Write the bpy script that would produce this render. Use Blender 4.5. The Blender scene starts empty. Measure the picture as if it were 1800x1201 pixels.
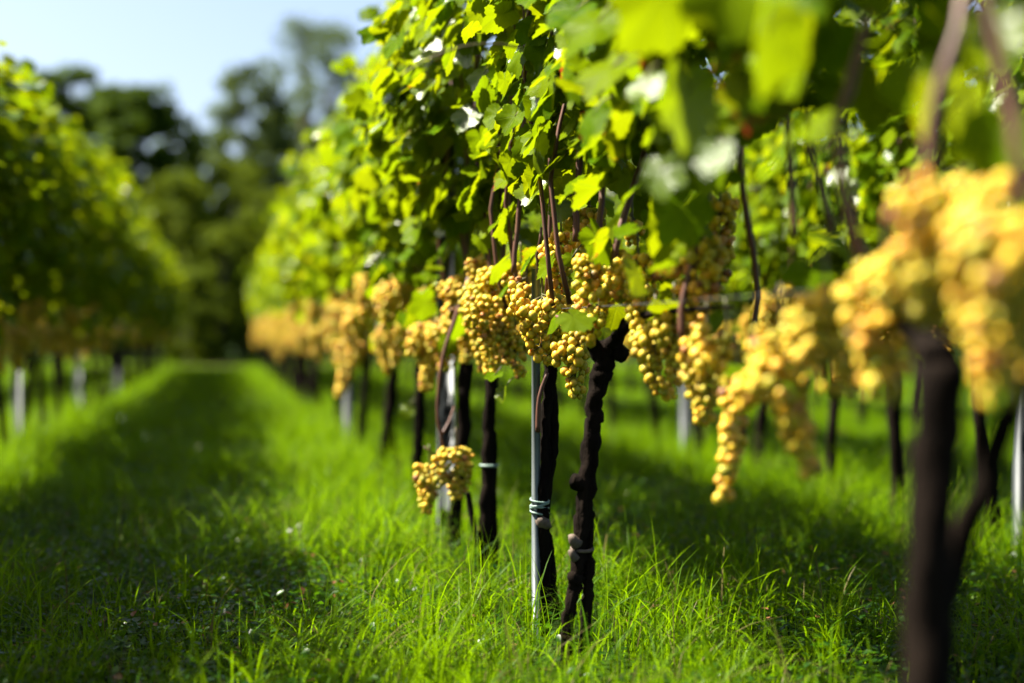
import bpy, math, random
import numpy as np
from mathutils import Vector, Matrix

random.seed(11)
rng = np.random.default_rng(11)
SC = bpy.context.scene
COL = SC.collection

# ------------------------------------------------------------------ camera, sky, sun, exposure
CAM_H = 0.85
YAW = math.atan(500 / 2500)
CY, SY = math.cos(YAW), math.sin(YAW)
cam_data = bpy.data.cameras.new('camera')
cam = bpy.data.objects.new('camera', cam_data)
COL.objects.link(cam)
cam.location = (0, 0, CAM_H)
cam.rotation_euler = (math.pi / 2 - math.atan(10.5 / 2500), 0, -YAW)
cam_data.lens = 50
cam_data.sensor_width = 36
cam_data.clip_start = 0.05
cam_data.clip_end = 3000
cam_data.dof.use_dof = True
cam_data.dof.focus_distance = 3.85
cam_data.dof.aperture_fstop = 1.0
SC.camera = cam

SUN_EL = math.radians(54)
SUN_AZ = math.radians(24)            # how far the sun stands forward of the rows' own left
S = Vector((-math.cos(SUN_AZ) * math.cos(SUN_EL), math.sin(SUN_AZ) * math.cos(SUN_EL), math.sin(SUN_EL)))
world = bpy.data.worlds.new('World')
SC.world = world
world.use_nodes = True
wn = world.node_tree
wn.nodes.clear()
sky = wn.nodes.new('ShaderNodeTexSky')
sky.sky_type = 'NISHITA'
sky.sun_disc = False
sky.sun_elevation = SUN_EL
sky.sun_rotation = math.atan2(S.x, S.y)
sky.air_density = 0.75
sky.dust_density = 3.0
sky.ozone_density = 1.0
bg = wn.nodes.new('ShaderNodeBackground')
bg.inputs['Strength'].default_value = 0.05
wo = wn.nodes.new('ShaderNodeOutputWorld')
wn.links.new(sky.outputs[0], bg.inputs[0])
wn.links.new(bg.outputs[0], wo.inputs[0])
sun_data = bpy.data.lights.new('sun', 'SUN')
sun_data.energy = 5.0
sun_data.angle = math.radians(0.5)
sun_data.color = (1.0, 0.93, 0.80)
sun = bpy.data.objects.new('sun', sun_data)
COL.objects.link(sun)
sun.location = (-20, 10, 30)
sun.rotation_mode = 'QUATERNION'
sun.rotation_quaternion = S.to_track_quat('Z', 'Y')
SC.view_settings.view_transform = 'Standard'
SC.view_settings.look = 'None'
SC.view_settings.gamma = 1.0
SC.view_settings.exposure = 2.5
SC.cycles.use_denoising = True
SC.cycles.max_bounces = 3
SC.cycles.diffuse_bounces = 1
SC.cycles.transmission_bounces = 1
SC.cycles.glossy_bounces = 1
SC.cycles.transparent_max_bounces = 4
SC.cycles.caustics_reflective = False
SC.cycles.caustics_refractive = False
SC.cycles.sample_clamp_indirect = 4.0


def at(px, py, z):
    """a point seen at photograph pixel (px, py), z metres in front of the camera"""
    r = (px - 900) / 2500 * z
    u = -(py - 590) / 2500 * z
    return Vector((r * CY + z * SY, -r * SY + z * CY, CAM_H + u))


def zrow(px, X):
    return X / (CY * (px - 900) / 2500 + SY)


# ------------------------------------------------------------------ materials
class NT:
    def __init__(self, name):
        self.m = bpy.data.materials.new(name)
        self.m.use_nodes = True
        self.t = self.m.node_tree
        self.t.nodes.clear()

    def n(self, typ, ins=None, **props):
        nd = self.t.nodes.new(typ)
        for k, v in props.items():
            setattr(nd, k, v)
        for k, v in (ins or {}).items():
            self.set(nd.inputs[k], v)
        return nd

    def set(self, sock, v):
        if hasattr(v, 'is_output'):
            self.t.links.new(v, sock)
        elif isinstance(v, (tuple, list)) and len(v) == 3 and sock.type == 'RGBA':
            sock.default_value = (*v, 1)
        else:
            sock.default_value = v

    def math(self, op, a, b=0.0, c=0.0):
        return self.n('ShaderNodeMath', {0: a, 1: b, 2: c}, operation=op).outputs[0]

    def mix(self, f, a, b, blend='MIX'):
        nd = self.n('ShaderNodeMix', data_type='RGBA', blend_type=blend)
        self.set(nd.inputs[0], f); self.set(nd.inputs[6], a); self.set(nd.inputs[7], b)
        return nd.outputs[2]

    def mapr(self, v, a, b, c, d):
        return self.n('ShaderNodeMapRange', {0: v, 1: a, 2: b, 3: c, 4: d}).outputs[0]

    def noise(self, scale, detail=3.0, vec=None, rough=0.5):
        i = {'Scale': scale, 'Detail': detail, 'Roughness': rough}
        if vec is not None:
            i['Vector'] = vec
        return self.n('ShaderNodeTexNoise', i).outputs[0]

    def ramp(self, f, stops):
        nd = self.n('ShaderNodeValToRGB', {0: f})
        e = nd.color_ramp.elements
        while len(e) < len(stops):
            e.new(0.5)
        for k, (p, c) in enumerate(stops):
            e[k].position = p; e[k].color = (*c, 1)
        return nd.outputs[0]

    def bump(self, h, strength, dist):
        return self.n('ShaderNodeBump', {'Height': h, 'Strength': strength, 'Distance': dist}).outputs[0]

    def out(self, sh):
        o = self.n('ShaderNodeOutputMaterial')
        self.t.links.new(sh, o.inputs[0])
        return self.m


def leaf_material(name, deep, light, glow, autumn=0.95, rough=0.36, trans=0.46, spec=0.5):
    N = NT(name)
    uv = N.n('ShaderNodeUVMap', uv_map='UVMap').outputs[0]
    sp = N.n('ShaderNodeSeparateXYZ', {0: uv})
    k = N.math('FLOOR', N.math('DIVIDE', sp.outputs[0], 8.0))
    x = N.math('SUBTRACT', N.math('SUBTRACT', sp.outputs[0], N.math('MULTIPLY', k, 8.0)), 4.0)
    y = sp.outputs[1]
    rnd = N.n('ShaderNodeObjectInfo').outputs['Random']
    seed = N.n('ShaderNodeTexWhiteNoise', {'W': N.math('ADD', N.math('MULTIPLY', rnd, 977.0), k)}, noise_dimensions='1D').outputs[0]
    ang = N.math('ARCTAN2', x, y)
    m = N.math('WRAP', ang, 0.48, -0.48)
    r = N.math('SQRT', N.math('ADD', N.math('MULTIPLY', x, x), N.math('MULTIPLY', y, y)))
    dist = N.math('MULTIPLY', r, N.math('ABSOLUTE', N.math('SINE', m)))
    vein = N.mapr(dist, 0.004, 0.020, 1.0, 0.0)
    vv = N.n('ShaderNodeCombineXYZ', {0: N.math('ADD', x, N.math('MULTIPLY', seed, 40.0)), 1: y, 2: k}).outputs[0]
    mott = N.noise(5.0, 4.0, vv)
    fine = N.noise(26.0, 3.0, vv)
    base = N.mix(seed, deep, light)
    base = N.mix(N.mapr(mott, 0.35, 0.7, 0.0, 0.45), base, tuple(c * 1.3 for c in light))
    base = N.mix(N.math('MULTIPLY', vein, 0.45), base, (0.09, 0.13, 0.006))
    # dry brown-red blotches towards the rim of a few leaves
    dry = N.math('MULTIPLY', N.math('GREATER_THAN', seed, autumn), N.mapr(N.math('ADD', N.math('MULTIPLY', r, 0.5), mott), 0.92, 1.0, 0.0, 1.0))
    base = N.mix(dry, base, (0.20, 0.035, 0.012))
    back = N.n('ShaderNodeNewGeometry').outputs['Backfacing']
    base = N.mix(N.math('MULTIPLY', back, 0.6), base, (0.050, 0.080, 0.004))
    tr = N.mix(N.math('MULTIPLY', seed, 0.8), glow, tuple(min(1, c * q) for c, q in zip(glow, (1.55, 1.15, 0.8))))
    tr = N.mix(N.math('MULTIPLY', vein, 0.35), tr, (0.10, 0.16, 0.01))
    tr = N.mix(dry, tr, (0.30, 0.04, 0.01))
    bp = N.bump(N.math('SUBTRACT', fine, N.math('MULTIPLY', vein, 0.8)), 0.30, 0.004)
    p = N.n('ShaderNodeBsdfPrincipled', {'Base Color': base, 'Roughness': N.math('ADD', rough, N.math('MULTIPLY', back, 0.3)), 'Specular IOR Level': N.math('ADD', spec, N.math('MULTIPLY', N.math('GREATER_THAN', N.math('FRACT', N.math('MULTIPLY', seed, 7.31)), 0.80), 0.38 if spec < 0.02 else 0.0)), 'Normal': bp})
    t = N.n('ShaderNodeBsdfTranslucent', {'Color': tr, 'Normal': bp})
    mx = N.n('ShaderNodeMixShader', {0: trans})
    N.t.links.new(p.outputs[0], mx.inputs[1]); N.t.links.new(t.outputs[0], mx.inputs[2])
    return N.out(mx.outputs[0])


def blade_material(name, a, b, dry, glow, rough=0.4, trans=0.35, drymin=0.93, spec=0.2):
    N = NT(name)
    rn = N.n('ShaderNodeAttribute', attribute_name='rnd').outputs['Fac']
    pos = N.n('ShaderNodeNewGeometry').outputs['Position']
    patch = N.noise(1.7, 3.0, pos)
    c = N.mix(N.math('ADD', N.math('MULTIPLY', rn, 0.6), N.math('SUBTRACT', patch, 0.4)), a, b)
    isdry = N.math('GREATER_THAN', rn, drymin)
    c = N.mix(isdry, c, dry)
    g = N.mix(isdry, glow, dry)
    p = N.n('ShaderNodeBsdfPrincipled', {'Base Color': c, 'Roughness': rough, 'Specular IOR Level': spec})
    t = N.n('ShaderNodeBsdfTranslucent', {'Color': g})
    mx = N.n('ShaderNodeMixShader', {0: trans})
    N.t.links.new(p.outputs[0], mx.inputs[1]); N.t.links.new(t.outputs[0], mx.inputs[2])
    return N.out(mx.outputs[0])


def grape_material():
    N = NT('grape_skin')
    pos = N.n('ShaderNodeNewGeometry').outputs['Position']
    at_ = N.n('ShaderNodeAttribute', attribute_name='rnd').outputs['Fac']
    a = N.math('FRACT', N.math('ADD', at_, N.n('ShaderNodeObjectInfo').outputs['Random']))
    b = N.noise(9.0, 2.0, pos)
    c = N.ramp(a, [(0.0, (0.27, 0.26, 0.020)), (0.25, (0.42, 0.33, 0.022)), (0.60, (0.53, 0.35, 0.018)), (0.88, (0.55, 0.30, 0.030)), (0.95, (0.42, 0.18, 0.050)), (1.0, (0.10, 0.04, 0.015))])
    c = N.mix(N.mapr(b, 0.50, 0.68, 0.0, 0.65), c, (0.32, 0.28, 0.014))
    spot = N.noise(300.0, 2.0, pos)
    c = N.mix(N.mapr(spot, 0.66, 0.72, 0.0, 0.5), c, (0.08, 0.04, 0.012))
    bloom = N.noise(120.0, 3.0, pos)
    c = N.mix(N.mapr(bloom, 0.5, 0.75, 0.0, 0.22), c, (0.50, 0.36, 0.11))
    p = N.n('ShaderNodeBsdfPrincipled', {'Base Color': c, 'Roughness': N.mapr(bloom, 0.3, 0.7, 0.40, 0.66), 'Subsurface Weight': 0.9, 'Subsurface Radius': (0.9, 0.7, 0.15), 'Subsurface Scale': 0.014, 'Specular IOR Level': 0.22})
    return N.out(p.outputs[0])


def solid(name, a, b, scale=20.0, rough=0.8, bump=0.5, dist=0.004, stretch=(1, 1, 1), metallic=0.0, spec=0.4):
    N = NT(name)
    pos = N.n('ShaderNodeNewGeometry').outputs['Position']
    v = N.n('ShaderNodeMapping', {0: pos, 'Scale': stretch}).outputs[0]
    f = N.noise(scale, 5.0, v, 0.65)
    c = N.mix(N.mapr(f, 0.3, 0.72, 0.0, 1.0), a, b)
    p = N.n('ShaderNodeBsdfPrincipled', {'Base Color': c, 'Roughness': rough, 'Metallic': metallic, 'Specular IOR Level': spec, 'Normal': N.bump(f, bump, dist)})
    return N.out(p.outputs[0])


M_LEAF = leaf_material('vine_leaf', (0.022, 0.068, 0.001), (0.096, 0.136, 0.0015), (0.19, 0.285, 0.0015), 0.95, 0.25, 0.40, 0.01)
M_GRAPE = grape_material()
M_BARK = solid('vine_bark', (0.002, 0.0015, 0.0012), (0.013, 0.009, 0.0065), 26, 0.95, 1.0, 0.02, (1, 1, 0.18), 0.0, 0.03)
M_CANE = solid('ripened_cane', (0.048, 0.017, 0.009), (0.105, 0.040, 0.022), 30, 0.55, 0.3, 0.002, (1, 1, 0.2))
M_STEM = solid('cluster_stem', (0.05, 0.06, 0.01), (0.09, 0.055, 0.02), 60, 0.6, 0.2, 0.001)
M_WOUND = solid('pale_cut_wood', (0.040, 0.028, 0.020), (0.11, 0.08, 0.055), 60, 0.8, 0.4, 0.002)
M_STEEL = solid('galvanised_steel', (0.022, 0.027, 0.029), (0.055, 0.063, 0.066), 14, 0.5, 0.15, 0.001, (1, 1, 0.3), 0.3)
M_STAKE = solid('sunlit_edge_steel', (0.07, 0.085, 0.085), (0.15, 0.17, 0.17), 14, 0.45, 0.15, 0.001, (1, 1, 0.3), 0.3)  # paler copy of the post steel, sunlight on the stake's edge put into colour
M_TIE = solid('pale_green_tie', (0.09, 0.15, 0.125), (0.18, 0.24, 0.21), 70, 0.5, 0.4, 0.002)
M_WIRE = solid('wire_steel', (0.015, 0.015, 0.015), (0.03, 0.03, 0.03), 30, 0.7, 0.1, 0.001, (1, 1, 1), 0.2)
M_GRASS = blade_material('grass_blade', (0.024, 0.074, 0.0008), (0.080, 0.130, 0.001), (0.10, 0.085, 0.03), (0.19, 0.34, 0.0008), 0.40, 0.40, 0.955, 0.03)
M_WEED = blade_material('weed_leaf', (0.005, 0.027, 0.001), (0.019, 0.050, 0.001), (0.15, 0.07, 0.03), (0.08, 0.20, 0.003), 0.33, 0.30, 0.97, 0.12)  # weed green darkened in colour to deepen the shade on the path
M_TREE = leaf_material('dark_tree_leaf', (0.014, 0.036, 0.003), (0.038, 0.072, 0.005), (0.06, 0.11, 0.005), 2.0, 0.6, 0.35, 0.04)
M_OLIVE = leaf_material('olive_tree_leaf', (0.028, 0.052, 0.016), (0.056, 0.084, 0.022), (0.08, 0.13, 0.02), 2.0, 0.6, 0.35, 0.04)
M_SHRUB = leaf_material('shrub_leaf', (0.034, 0.062, 0.003), (0.068, 0.098, 0.004), (0.11, 0.165, 0.005), 2.0, 0.6, 0.35, 0.04)
M_TRUNK = solid('tree_bark', (0.035, 0.028, 0.022), (0.11, 0.09, 0.07), 8, 0.9, 0.8, 0.03, (1, 1, 0.25))


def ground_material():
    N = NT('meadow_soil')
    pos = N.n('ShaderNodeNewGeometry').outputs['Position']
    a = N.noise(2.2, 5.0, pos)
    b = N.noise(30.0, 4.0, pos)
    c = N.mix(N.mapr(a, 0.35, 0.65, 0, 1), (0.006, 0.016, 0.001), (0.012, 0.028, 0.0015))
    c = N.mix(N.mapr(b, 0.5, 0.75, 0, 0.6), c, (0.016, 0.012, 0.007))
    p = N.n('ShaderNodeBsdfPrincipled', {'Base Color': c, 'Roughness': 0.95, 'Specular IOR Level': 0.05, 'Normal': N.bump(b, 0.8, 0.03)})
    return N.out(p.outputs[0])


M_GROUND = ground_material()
M_DIRT = solid('dry_earth', (0.016, 0.013, 0.007), (0.034, 0.026, 0.014), 3.0, 0.95, 0.6, 0.03, (1, 1, 1), 0.0, 0.02)


# ------------------------------------------------------------------ mesh helpers
def mesh(name, v, f, mat, uv=None, rnd=None, smooth=True):
    """v (n,3), f list of index tuples or (m,k) array"""
    me = bpy.data.meshes.new(name)
    v = np.asarray(v, dtype=np.float32)
    if isinstance(f, np.ndarray):
        k = f.shape[1]
        nl = f.size
        tot = np.full(len(f), k, np.int32)
        flat = f.astype(np.int32).ravel()
    else:
        tot = np.array([len(q) for q in f], np.int32)
        flat = np.array([i for q in f for i in q], np.int32)
        nl = len(flat)
    me.vertices.add(len(v)); me.vertices.foreach_set('co', v.ravel())
    me.loops.add(nl); me.loops.foreach_set('vertex_index', flat)
    me.polygons.add(len(tot))
    st = np.concatenate([[0], np.cumsum(tot)[:-1]]).astype(np.int32)
    me.polygons.foreach_set('loop_start', st)
    me.polygons.foreach_set('loop_total', tot)
    if smooth:
        me.polygons.foreach_set('use_smooth', np.ones(len(tot), bool))
    if uv is not None:
        ul = me.uv_layers.new(name='UVMap')
        ul.data.foreach_set('uv', np.asarray(uv, np.float32)[flat].ravel())
    if rnd is not None:
        at_ = me.attributes.new('rnd', 'FLOAT', 'POINT')
        at_.data.foreach_set('value', np.asarray(rnd, np.float32))
    me.update(calc_edges=True)
    if mat is not None:
        me.materials.append(mat)
    return me


def ob(name, me, parent=None, loc=(0, 0, 0), kind=None, label=None, cat=None, group=None, mtx=None):
    o = bpy.data.objects.new(name, me)
    if mtx is not None:
        o.matrix_basis = mtx
    else:
        o.location = loc
    if parent is not None:
        o.parent = parent
    if kind: o['kind'] = kind
    if label: o['label'] = label
    if cat: o['category'] = cat
    if group: o['group'] = group
    COL.objects.link(o)
    return o


def smooth_path(pts, rad, step):
    P = [np.array(p, float) for p in pts]
    out, rr = [], []
    for i in range(len(P) - 1):
        p0 = P[max(i - 1, 0)]; p1 = P[i]; p2 = P[i + 1]; p3 = P[min(i + 2, len(P) - 1)]
        n = max(2, int(np.linalg.norm(p2 - p1) / step))
        for j in range(n):
            t = j / n
            out.append(0.5 * ((2 * p1) + (-p0 + p2) * t + (2 * p0 - 5 * p1 + 4 * p2 - p3) * t * t + (-p0 + 3 * p1 - 3 * p2 + p3) * t ** 3))
            rr.append(rad[i] * (1 - t) + rad[i + 1] * t)
    out.append(P[-1]); rr.append(rad[-1])
    return np.array(out), np.array(rr)


def tube(pts, rad, n=8, step=0.04, lump=0.0, seed=0, jit=0.0):
    """a tapering tube along a smoothed path: (verts, faces)"""
    R = np.random.default_rng(seed)
    c, r = smooth_path(pts, rad, step)
    if jit:
        c[1:-1] += R.normal(0, jit, (len(c) - 2, 3))
    v, f = [], []
    up = np.array([0.31, 0.9, 0.1])
    ph = R.uniform(0, 6.28, 6)
    for i in range(len(c)):
        t = c[min(i + 1, len(c) - 1)] - c[max(i - 1, 0)]
        t = t / (np.linalg.norm(t) + 1e-9)
        a = np.cross(t, up); a /= np.linalg.norm(a) + 1e-9
        b = np.cross(t, a)
        for k in range(n):
            th = 2 * math.pi * k / n
            q = 1.0
            if lump:
                q += lump * (0.55 * math.sin(5 * th + 0.11 * i + ph[2]) + 0.45 * math.sin(8 * th - 0.07 * i + ph[3]) + 0.6 * math.sin(3 * th + i * 0.55 + ph[0]) + 0.7 * math.sin(2 * th - i * 0.9 + ph[1]) + R.normal(0, 0.45))
            v.append(c[i] + (a * math.cos(th) + b * math.sin(th)) * r[i] * q)
    m = len(c)
    for i in range(m - 1):
        for k in range(n):
            f.append((i * n + k, i * n + (k + 1) % n, (i + 1) * n + (k + 1) % n, (i + 1) * n + k))
    v.append(c[0]); v.append(c[-1])
    for k in range(n):
        f.append((m * n, (k + 1) % n, k))
        f.append((m * n + 1, (m - 1) * n + k, (m - 1) * n + (k + 1) % n))
    return v, f


def join(parts):
    V, F, o = [], [], 0
    for v, f in parts:
        V.extend(v)
        F.extend(tuple(i + o for i in q) for q in f)
        o += len(v)
    return V, F


def shift(vf, p):
    v, f = vf
    return [np.asarray(q, float) - np.array(p) for q in v], f


# ------------------------------------------------------------------ the leaf
def leaf_shape(seed, nout, ring=True, teeth=True):
    R = np.random.default_rng(seed)
    ctrl = [(0, 1.0), (14, 0.92), (32, 0.82), (54, 0.91), (66, 0.86), (88, 0.73), (114, 0.76), (150, 0.62), (170, 0.44), (180, 0.10)]
    deep = R.uniform(-0.03, 0.10)
    ctrl = [(a, r - (deep if i in (2, 5) else 0)) for i, (a, r) in enumerate(ctrl)]
    ca = np.radians([c[0] for c in ctrl]); cr = np.array([c[1] for c in ctrl])
    asym = R.uniform(-0.06, 0.06)
    th = np.linspace(-math.pi, math.pi, nout, endpoint=False) + math.pi / nout
    rr = np.interp(np.abs(th), ca, cr) * (1 + asym * np.sign(th))
    if teeth:
        rr *= 1 + 0.05 * np.where(np.arange(nout) % 2 == 0, 1, -1) * R.uniform(0.5, 1.3, nout)
    fold = R.uniform(-0.12, 0.42); droop = R.uniform(0.0, 0.45); wav = R.uniform(0.05, 0.16); ph = R.uniform(0, 6.28)
    cup = R.uniform(-0.1, 0.18)

    def z(x, y, r, t):
        return -droop * y * abs(y) * 0.6 + fold * abs(x) - cup * r * r + wav * r * r * math.sin(3 * t + ph) + 0.03 * r * math.sin(7 * t + 2 * ph)
    v = [(0, 0, 0)]
    f = []
    if ring:
        nr = nout // 2
        for k in range(nr):
            t = th[2 * k] * 0.5 + th[(2 * k + 1)] * 0.5
            r = 0.55 * min(rr[2 * k], rr[2 * k + 1]) * (1.12 if k % 2 else 0.95)
            x, y = r * math.sin(t), r * math.cos(t)
            v.append((x, y, z(x, y, r, t)))
        for k in range(nout):
            x, y = rr[k] * math.sin(th[k]), rr[k] * math.cos(th[k])
            v.append((x, y, z(x, y, rr[k], th[k])))
        for k in range(nr):
            k2 = (k + 1) % nr
            if k2 != 0:
                f.append((0, 1 + k2, 1 + k))
            a, b = 1 + nr + 2 * k, 1 + nr + 2 * k + 1
            f.append((1 + k, b, a))
            if k2 != 0:
                c = 1 + nr + 2 * k2
                f.append((1 + k, 1 + k2, b)); f.append((1 + k2, c, b))
    else:
        for k in range(nout):
            x, y = rr[k] * math.sin(th[k]), rr[k] * math.cos(th[k])
            v.append((x, y, z(x, y, rr[k], th[k])))
        for k in range(nout - 1):
            f.append((0, 2 + k, 1 + k))
    return np.array(v), np.array(f)


HI = [leaf_shape(40 + i, 52) for i in range(10)]
MID = [leaf_shape(60 + i, 20, True, False) for i in range(5)]
LOW = [leaf_shape(80 + i, 9, False, False) for i in range(5)]
HI_ME = [mesh('leaf', v, f, M_LEAF, uv=v[:, :2] + np.array([4.0, 0])) for v, f in HI]


def frames(nrm, tip):
    n = nrm / np.linalg.norm(nrm, axis=1, keepdims=True)
    t = tip - n * np.sum(n * tip, axis=1, keepdims=True)
    t /= np.linalg.norm(t, axis=1, keepdims=True) + 1e-9
    x = np.cross(t, n)
    return np.stack([x, t, n], axis=2)          # columns


def leaf_mass(pos, nrm, tip, sc, protos, origin=(0, 0, 0)):
    """many leaves as one mesh's verts, faces, uv"""
    F = frames(nrm, tip)
    V, Q, U = [], [], []
    o = 0
    pick = rng.integers(0, len(protos), len(pos))
    for k, (pv, pf) in enumerate(protos):
        idx = np.where(pick == k)[0]
        if not len(idx):
            continue
        w = np.einsum('nij,vj->nvi', F[idx], pv) * sc[idx, None, None] + pos[idx, None, :] - np.array(origin)
        nv = len(pv)
        V.append(w.reshape(-1, 3))
        Q.append((pf[None] + (np.arange(len(idx)) * nv)[:, None, None] + o).reshape(-1, 3))
        uv = np.repeat(pv[None, :, :2], len(idx), 0).copy()
        uv[:, :, 0] += 4.0 + 8.0 * (rng.integers(0, 400, len(idx)))[:, None]
        U.append(uv.reshape(-1, 2))
        o += nv * len(idx)
    return np.concatenate(V), np.concatenate(Q), np.concatenate(U)


def wob(a, b, s):
    return (np.sin(a * 2.9 + s) * np.sin(b * 3.7 + 1.3 * s) + 0.7 * np.sin(a * 6.3 + 2.1 * s + b * 2) * np.sin(b * 7.1 - s) + 0.5 * np.sin(a * 11 + b * 9 + s))


def canopy(X, y0, y1, n, hb=1.14, ht=2.42, seed=0, holes=0.35, dome=True):
    """leaf positions for one vine's stretch of a row"""
    R = np.random.default_rng(seed)
    out = []
    need = n
    P, Nn, T = [], [], []
    while need > 0:
        k = need * 2 + 20
        y = R.uniform(y0, y1, k)
        q = R.uniform(0, 1, k)
        h = hb + (ht - hb) * q ** 0.93 + R.normal(0, 0.05, k)
        # ragged lower rim, a few shoots over the top
        low = R.uniform(0, 1, k) < 0.038
        h = np.where(low, hb - R.uniform(0.0, 0.36, k), h)
        top = R.uniform(0, 1, k) < 0.03
        h = np.where(top, ht + R.uniform(0, 0.16, k), h)
        h = h + 0.07 * wob(y * 1.9, h * 0.4, 3.0 + seed) * np.clip((h - hb) / (ht - hb), 0, 1)
        u = np.clip((h - hb) / (ht - hb), 0, 1)
        w = 0.15 + 0.17 * np.clip(u / 0.22, 0, 1) + (0.080 if dome else 0.125) * wob(y, h, 1.7 + X + seed)
        w = np.where(u > 0.93, w * (1 - (u - 0.93) * 5.0), w)
        wl = w * np.clip(1 - (u - 0.50) * 1.65, 0.2, 1)
        side = np.where(R.uniform(0, 1, k) < 0.54, -1.0, 1.0)
        w = np.where((side < 0) & dome, wl, w)
        w = w + (0.03 if dome else 0.06) * np.maximum(wob(y * 2.3, h * 2.2, 9.0 + 2 * X), 0)
        x = side * w * (0.08 + 0.94 * R.uniform(0, 1, k) ** 0.75)
        keep = (wob(y * 1.6, h * 1.5, 4.0 + X * 3) > -1.1 + holes) | (R.uniform(0, 1, k) < 0.25)
        y, h, x, side, u = y[keep], h[keep], x[keep], side[keep], u[keep]
        m = len(y)
        nr = np.stack([side * 0.75, R.normal(0, 0.35, m) - 0.05, 0.42 + 0.5 * u], 1) + R.normal(0, 0.52, (m, 3))
        nr += np.array(S)[None] * 0.40
        tp = np.stack([side * 0.35 + R.normal(0, 0.35, m), R.normal(0, 0.5, m), -0.9 + R.normal(0, 0.25, m)], 1)
        P.append(np.stack([X + x, y, h], 1)); Nn.append(nr); T.append(tp)
        need -= m
    P = np.concatenate(P)[:n]; Nn = np.concatenate(Nn)[:n]; T = np.concatenate(T)[:n]
    sc = R.uniform(0.042, 0.088, n)
    lines = []
    k = 0
    for _ in range(int(7 * (y1 - y0)) + 1):
        y = R.uniform(y0, y1)
        if R.uniform() < 0.6:
            b = np.array([X + R.normal(0, .12), y, ht - R.uniform(0.02, 0.2)])
            d = np.array([R.normal(.1, .35), R.normal(0, .4), 1.0]) * R.uniform(0.15, 0.36)
        else:
            b = np.array([X + R.choice([-1, 1, 1]) * 0.26, y, R.uniform(hb + .15, ht)])
            d = np.array([np.sign(b[0] - X) * R.uniform(.5, 1.1), R.normal(0, .5), R.uniform(-.5, .6)]) * R.uniform(0.14, 0.30)
        pts = [b + d * t + np.array([0, 0, -0.12 * t * t]) for t in np.linspace(0, 1, 7)]
        lines.append(pts)
        for q in pts[1:]:
            if k >= n: break
            P[k] = q + R.normal(0, .025, 3)
            Nn[k] = R.normal(0, .6, 3) + np.array([np.sign(b[0] - X) * .4, 0, .7])
            T[k] = R.normal(0, .6, 3) + np.array([0, 0, -.7])
            sc[k] *= 0.85
            k += 1
    canopy.lines = lines
    return P, Nn, T, sc


# ------------------------------------------------------------------ grapes
def ico(level):
    import bmesh
    bm = bmesh.new()
    bmesh.ops.create_icosphere(bm, subdivisions=level, radius=1.0)
    v = np.array([q.co[:] for q in bm.verts]); f = np.array([[x.index for x in q.verts] for q in bm.faces])
    bm.free()
    return v, f


IC2, IC1 = ico(2), ico(1)
GRAPE_ME = mesh('grape', IC2[0], IC2[1], M_GRAPE)


def cluster_points(L, W, gr, seed, fill=1.0, wing=0.26):
    """grape centres hanging below (0,0,0): shouldered, tapering, uneven"""
    R = np.random.default_rng(seed)
    pts, rad = [], []
    tries = int(2600 * fill)
    bendx, bendy = R.normal(0, 0.10, 2) * L
    ph = R.uniform(0, 6.28, 3)
    wa = R.uniform(2.2, 5.6, 2); ws = R.uniform(0.15, 0.5, 2); wr = R.uniform(0.3, 0.6, 2)
    for _ in range(tries):
        s = R.uniform(0, 1) ** 1.15
        prof = (0.55 + 0.45 * math.sin(min(1, s * 3.2 + 0.25) * math.pi / 2)) * (1 - 0.72 * s ** 1.5)
        th = R.uniform(0, 6.28)
        lob = 1 + 0.30 * math.sin(2 * th + ph[0] + 3 * s) + 0.18 * math.sin(3 * th + ph[1] - 6 * s)
        r = W * prof * lob * (R.uniform(0.25, 1.0) ** 0.45)
        g = gr * R.choice([1.0, 1.04, 0.95, 1.08, 0.86, 0.72, 0.6])
        p = np.array([r * math.cos(th) + bendx * s * s, r * math.sin(th) + bendy * s * s, -0.025 - s * (L - 0.03)])
        wsel = R.uniform()
        if wsel < wing:                      # a side wing below the shoulder
            wi = 0 if wsel < 0.15 else 1
            q = R.normal(0, 1, 3); q /= np.linalg.norm(q)
            p = np.array([math.cos(wa[wi]) * W * 0.95, math.sin(wa[wi]) * W * 0.95, -L * ws[wi]]) + q * W * wr[wi] * R.uniform(0.3, 1) ** 0.5 * np.array([1, 1, 1.5])
        if R.uniform() < 0.35 and math.sin(5 * th + 9 * s + ph[2]) > 0.75:
            continue
        ok = True
        for q, qr in zip(pts, rad):
            d = p - q
            if d @ d < (0.86 * (qr + g)) ** 2:
                ok = False
                break
        if ok:
            pts.append(p); rad.append(g)
    return np.array(pts), np.array(rad)


def grapes_mesh(name, pts, rad, ic, mat=M_GRAPE):
    pv, pf = ic
    v = (pv[None] * rad[:, None, None] + pts[:, None, :]).reshape(-1, 3)
    f = (pf[None] + (np.arange(len(pts)) * len(pv))[:, None, None]).reshape(-1, 3)
    return mesh(name, v, f, mat, rnd=np.repeat(rng.uniform(0, 1, len(pts)), len(pv)))


def rachis(pts, rad, L, seed):
    R = np.random.default_rng(seed)
    s = [tube([(0, 0, 0.05), (0.002, 0.001, 0.0), (0, 0, -L * 0.5), (0, 0, -L * 0.85)], [0.0035, 0.003, 0.0024, 0.0012], 5, 0.05)]
    for k in R.choice(len(pts), min(14, len(pts)), replace=False):
        p = pts[k]
        s.append(tube([(0, 0, min(0, p[2] + 0.02)), p * np.array([0.6, 0.6, 1]) + np.array([0, 0, 0.008]), p], [0.0018, 0.0014, 0.001], 4, 0.03))
    return join(s)


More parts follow.
